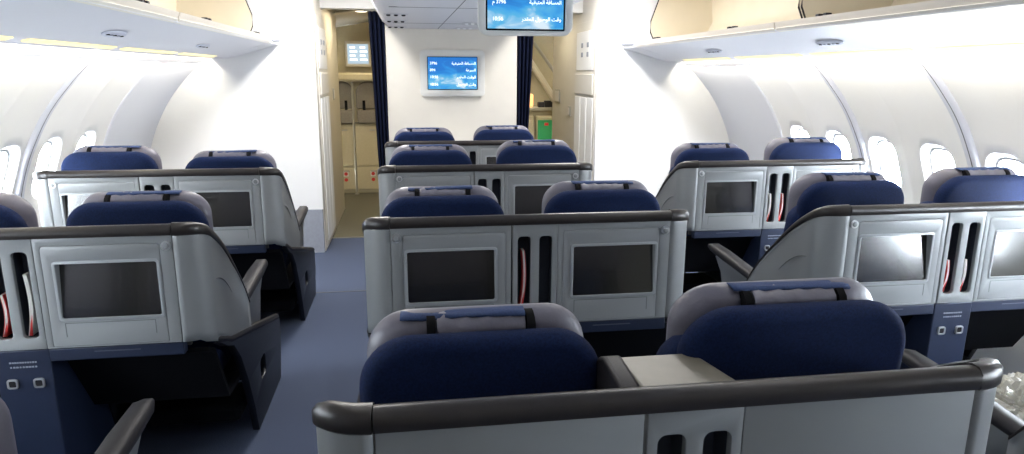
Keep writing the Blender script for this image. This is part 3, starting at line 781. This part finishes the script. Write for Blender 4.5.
    # --- lower navy band, centre column, outlets
    bm = new(); box(bm, -HS, -.10, .004, .05, .690, .742); box(bm, .10, HS, .004, .05, .690, .742); obj('lower_band', bm, M['navy'], R, bevel=.004)
    bm = new(); loft(bm, [[(-.098, .002, .742), (.102, .002, .742), (.102, .30, .742), (-.098, .30, .742)], [(-.098, .012, .02), (.102, .012, .02), (.102, .50, .02), (-.098, .50, .02)]]); obj('centre_column', bm, M['navy'], R, bevel=.004)
    for x in (-.045, .050):
        bm = plate(rrect(.040, .040, .010, 4, x, .605), [rrect(.026, .026, .006, 3, x, .605)], -.003, .007, .001); q = obj('power_outlet', bm, M['silver'], R)
        obj('socket', B(x-.014, x+.014, 0, .008, .591, .619), M['armpad'], q)
    bm = new()
    for row, (z, xs) in enumerate(((.690, 11), (.671, 9), )):
        for i in range(xs):
            w = random.uniform(.005, .009); x = -.050 + .100*(i+.5)/xs - w/2 + .003; box(bm, x, x+w, .0005, .003, z, z+.006)
    obj('caption', bm, M['greyprint'], R, smooth=False)
    for s in (-1, 1):
        bm = new(); x0, x1 = sorted((s*.35-.085, s*.35+.085)); box(bm, x0, x1, .002, .005, .722, .726); obj('band_caption', bm, M['bandprint'], R)
        # footwell lining: open towards the rear
        prof = [(.05, .70), (.14, .66), (.30, .385), (1.10, .35), (1.24, .34), (1.24, .012), (1.22, .012), (1.22, .32), (.29, .36), (.12, .64), (.05, .68)]
        bm = new(); xa, xb = sorted((s*.104, s*(HO-.022))); loft(bm, [[(x, y, z) for y, z in prof] for x in (xa, xb)]); obj('footwell', bm, M['dark'], R, ang=50)
        bm = new(); box(bm, xa+.02, xb-.02, .50, .80, .12, .20); obj('footrest', bm, M['dark'], R, bevel=.02)
    # --- console between the seats
    bm = new()
    loft(bm, [[(-.025, .105, .80), (.228, .105, .80), (.228, .105, 1.125), (-.025, .105, 1.125)], [(-.035, .38, .80), (.160, .38, .80), (.160, .38, 1.130), (-.035, .38, 1.130)]])
    obj('console_table', bm, M['console'], R, bevel=.008)
    bm = new(); rings = []
    prof = [(.105, .78), (.105, 1.120), (.20, 1.145), (.33, 1.155), (.385, 1.13), (.40, 1.06), (.40, .78)]
    loft(bm, [[(x, y, z) for y, z in prof] for x in (-.085, -.038)]); obj('console_cheek', bm, M['armpad'], R, bevel=.01)
    obj('centre_console', B(-.075, .085, .52, 1.05, .03, .62), M['navy_dark'], R, bevel=.02)
    return R

PITCH, Y0 = 1.60, 1.117
UNITS = [
    (XC+.006, -.0088, 'grey double seat unit nearest the camera, its back shell filling the bottom of the frame'),
    (XC, 1, 'grey double seat unit of the centre row directly ahead of the nearest one'),
    (XC, 2, 'grey double seat unit in the centre row, second from the cream bulkhead'),
    (XC, 3, 'small grey double seat unit in the centre row right before the cream bulkhead'),
    (-1.507, 1, 'grey double seat unit at the left with red and white magazines in its pocket'),
    (-1.500, 2, 'grey double seat unit at the left beside the white front wall'),
    (-1.535, -.08, 'double seat unit at the near left corner, only its armrest and seat edge showing'),
    (2.555, 1, 'pale grey double seat unit on the right with two bright reflecting screens'),
    (2.540, 2, 'pale grey double seat unit on the right beside the white front wall'),
    (2.555, -.06, 'double seat unit at the near right corner with crumpled clear plastic on its seat'),
]
HZ = {(0, 0): (-.040, 0, 0), (0, 1): (.0, -.02, .072), (1, 0): (0, 0, 0), (1, 1): (.012, .0, .05), (2, 0): (.035, 0, 0), (2, 1): (.06, .0, .03), (3, 0): (.03, 0, 0), (3, 1): (.045, 0, .02),
      (4, 0): (.01, 0, -.05), (4, 1): (.005, 0, -.03), (5, 0): (.05, 0, -.05), (5, 1): (.01, 0, -.03), (6, 1): (-.12, .03, .0), (6, 0): (-.1, 0, 0), (7, 0): (.03, 0, .05), (7, 1): (.045, 0, .11), (8, 0): (.025, 0, .05), (8, 1): (.06, 0, .08)}
proto = make_seat_unit()
units = []
bpy.context.view_layer.update()
for i, (x, k, lab) in enumerate(UNITS):
    u = proto if i == 0 else copy_tree(proto)
    units.append(u)
for i, (x, k, lab) in enumerate(UNITS):
    u = units[i]
    u.location = (x, Y0 + PITCH*k, 0); tag(u, lab, 'seat unit', 'double seat units in rows')
    if i == 0 and abs(x-XC) < .1:            # the nearest unit has plain rear panels without screens
        for c in list(u.children):
            nm = c.name.split('.')[0]
            if nm in ('rear_panel', 'monitor_surround', 'screen', 'coat_hook'):
                for g in list(c.children): bpy.data.objects.remove(g)
                bpy.data.objects.remove(c)
        for s in (-1, 1):
            obj('rear_panel', plate(rrect(HS-.103, 1.188-.745, .003, 2, s*(HS+.097)/2, (1.188+.745)/2), [], 0, .02), M['shell'], u)
    if i == 5:                               # its pocket is closed by flaps, only the slot tops are open
        for dx in (-.0435, .0485): obj('pocket_flap', B(dx-.0275, dx+.0275, .004, .012, .793, 1.080), M['shell'], u, bevel=.002)
    hs = sorted([c for c in u.children if c.name.startswith('headrest')], key=lambda c: c.location.x)
    for j, h in enumerate(hs):
        dz, dy, dx = HZ.get((i, j), (0, 0, 0)); h.location.z += dz; h.location.y += dy; h.location.x += dx
        if (i, j) == (0, 1): h.scale = (1.05, 1, 1)
        tilt = random.uniform(-.02, .03)
        for c in h.children:
            if c.name.startswith('head_cloth'): c.rotation_euler = (0, tilt - (.035 if i == 0 and j == 0 else 0), random.uniform(-.05, .05)); c.location.x = random.uniform(-.03, .03) if i else (-.045, .0)[j]; c.location.z = -.004

# ------------------------------------------------------------------ magazines in the pockets
def make_magazine(cover):
    r = empty('magazine')
    bm = new(); V = []
    for i in range(9):
        t = i/8; row = []
        for j in range(3):
            row.append((-.019+.019*j*2*.5*2/2, 0, 0))
        V.append(t)
    # a leaning folded magazine: thin curved block
    def sheet(th0, th1, m, name):
        bm = new(); rings = []
        for i in range(11):
            t = i/10; z = .26*t; bow = .012*math.sin(math.pi*t) ; x = -.012 + .012*t + bow
            rings.append([(x+th0, .005, z), (x+th1, .005, z), (x+th1, .052, z+.0), (x+th0, .052, z+.0)])
        loft(bm, rings); return obj(name, bm, m, r, ang=50)
    sheet(-.006, .003, M['paper'], 'pages'); sheet(.003, .0055, cover, 'cover'); sheet(-.0085, -.006, cover, 'back_cover')
    # red printed corner on the open edge facing the aisle
    bm = new(); v = [bm.verts.new(p) for p in ((-.016, .0045, .0), (-.004, .0045, .0), (.004, .0045, .09), (-.006, .0045, .05))]; bm.faces.new(v); obj('corner_print', bm, M['red'], r, solid=.001)
    return r
mags = [(4, -.0435, 'in the left pocket slot of the left seat back'), (4, .0485, 'in the right pocket slot of the left seat back'), (1, -.0435, 'in the centre seat back pocket, left slot'),
        (7, -.0435, 'in the left slot of the near right seat back'), (7, .0485, 'in the right slot of the near right seat back'), (8, -.0435, 'in the left slot of the far right seat back'), (8, .0485, 'in the right slot of the far right seat back')]
m0 = make_magazine(M['red']); m1 = make_magazine(M['paper'])
bpy.context.view_layer.update()
used = set()
for n, (ui, dx, where) in enumerate(mags):
    kind = (0, 1, 0, 0, 1, 1, 0)[n]
    src = (m0, m1)[kind]
    if kind in used: g = copy_tree(src)
    else: g = src; used.add(kind)
    ux, uy, _ = units[ui].location
    g.location = (ux+dx, uy+.016, .795); g.rotation_euler = (0, 0, 0)
    hz = {2: 1.05, 3: .6, 4: .6, 5: .75, 6: .75}.get(n, .95 if n == 1 else .65); g.scale = (1, 1, hz)
    tag(g, '%s magazine standing %s' % ('red covered' if kind == 0 else 'white', where), 'magazine', 'magazines in the seat back pockets')

# ------------------------------------------------------------------ crumpled plastic on the near right seat
bm = new(); bmesh.ops.create_icosphere(bm, subdivisions=5, radius=1)
from mathutils import noise as mn
for v in bm.verts:
    d = v.co.normalized(); k = 1 + .32*mn.noise(d*2.2) + .26*mn.noise(d*7.0) + .22*mn.noise(d*17)
    v.co = (d.x*.17*k, d.y*.17*k, max(-.09, d.z*.11*k)+.09)
o = obj('plastic_bag', bm, M['film'], loc=(2.14, 1.93, .535), smooth=False); tag(o, 'crumpled clear plastic bag lying on the near right seat', 'bag')
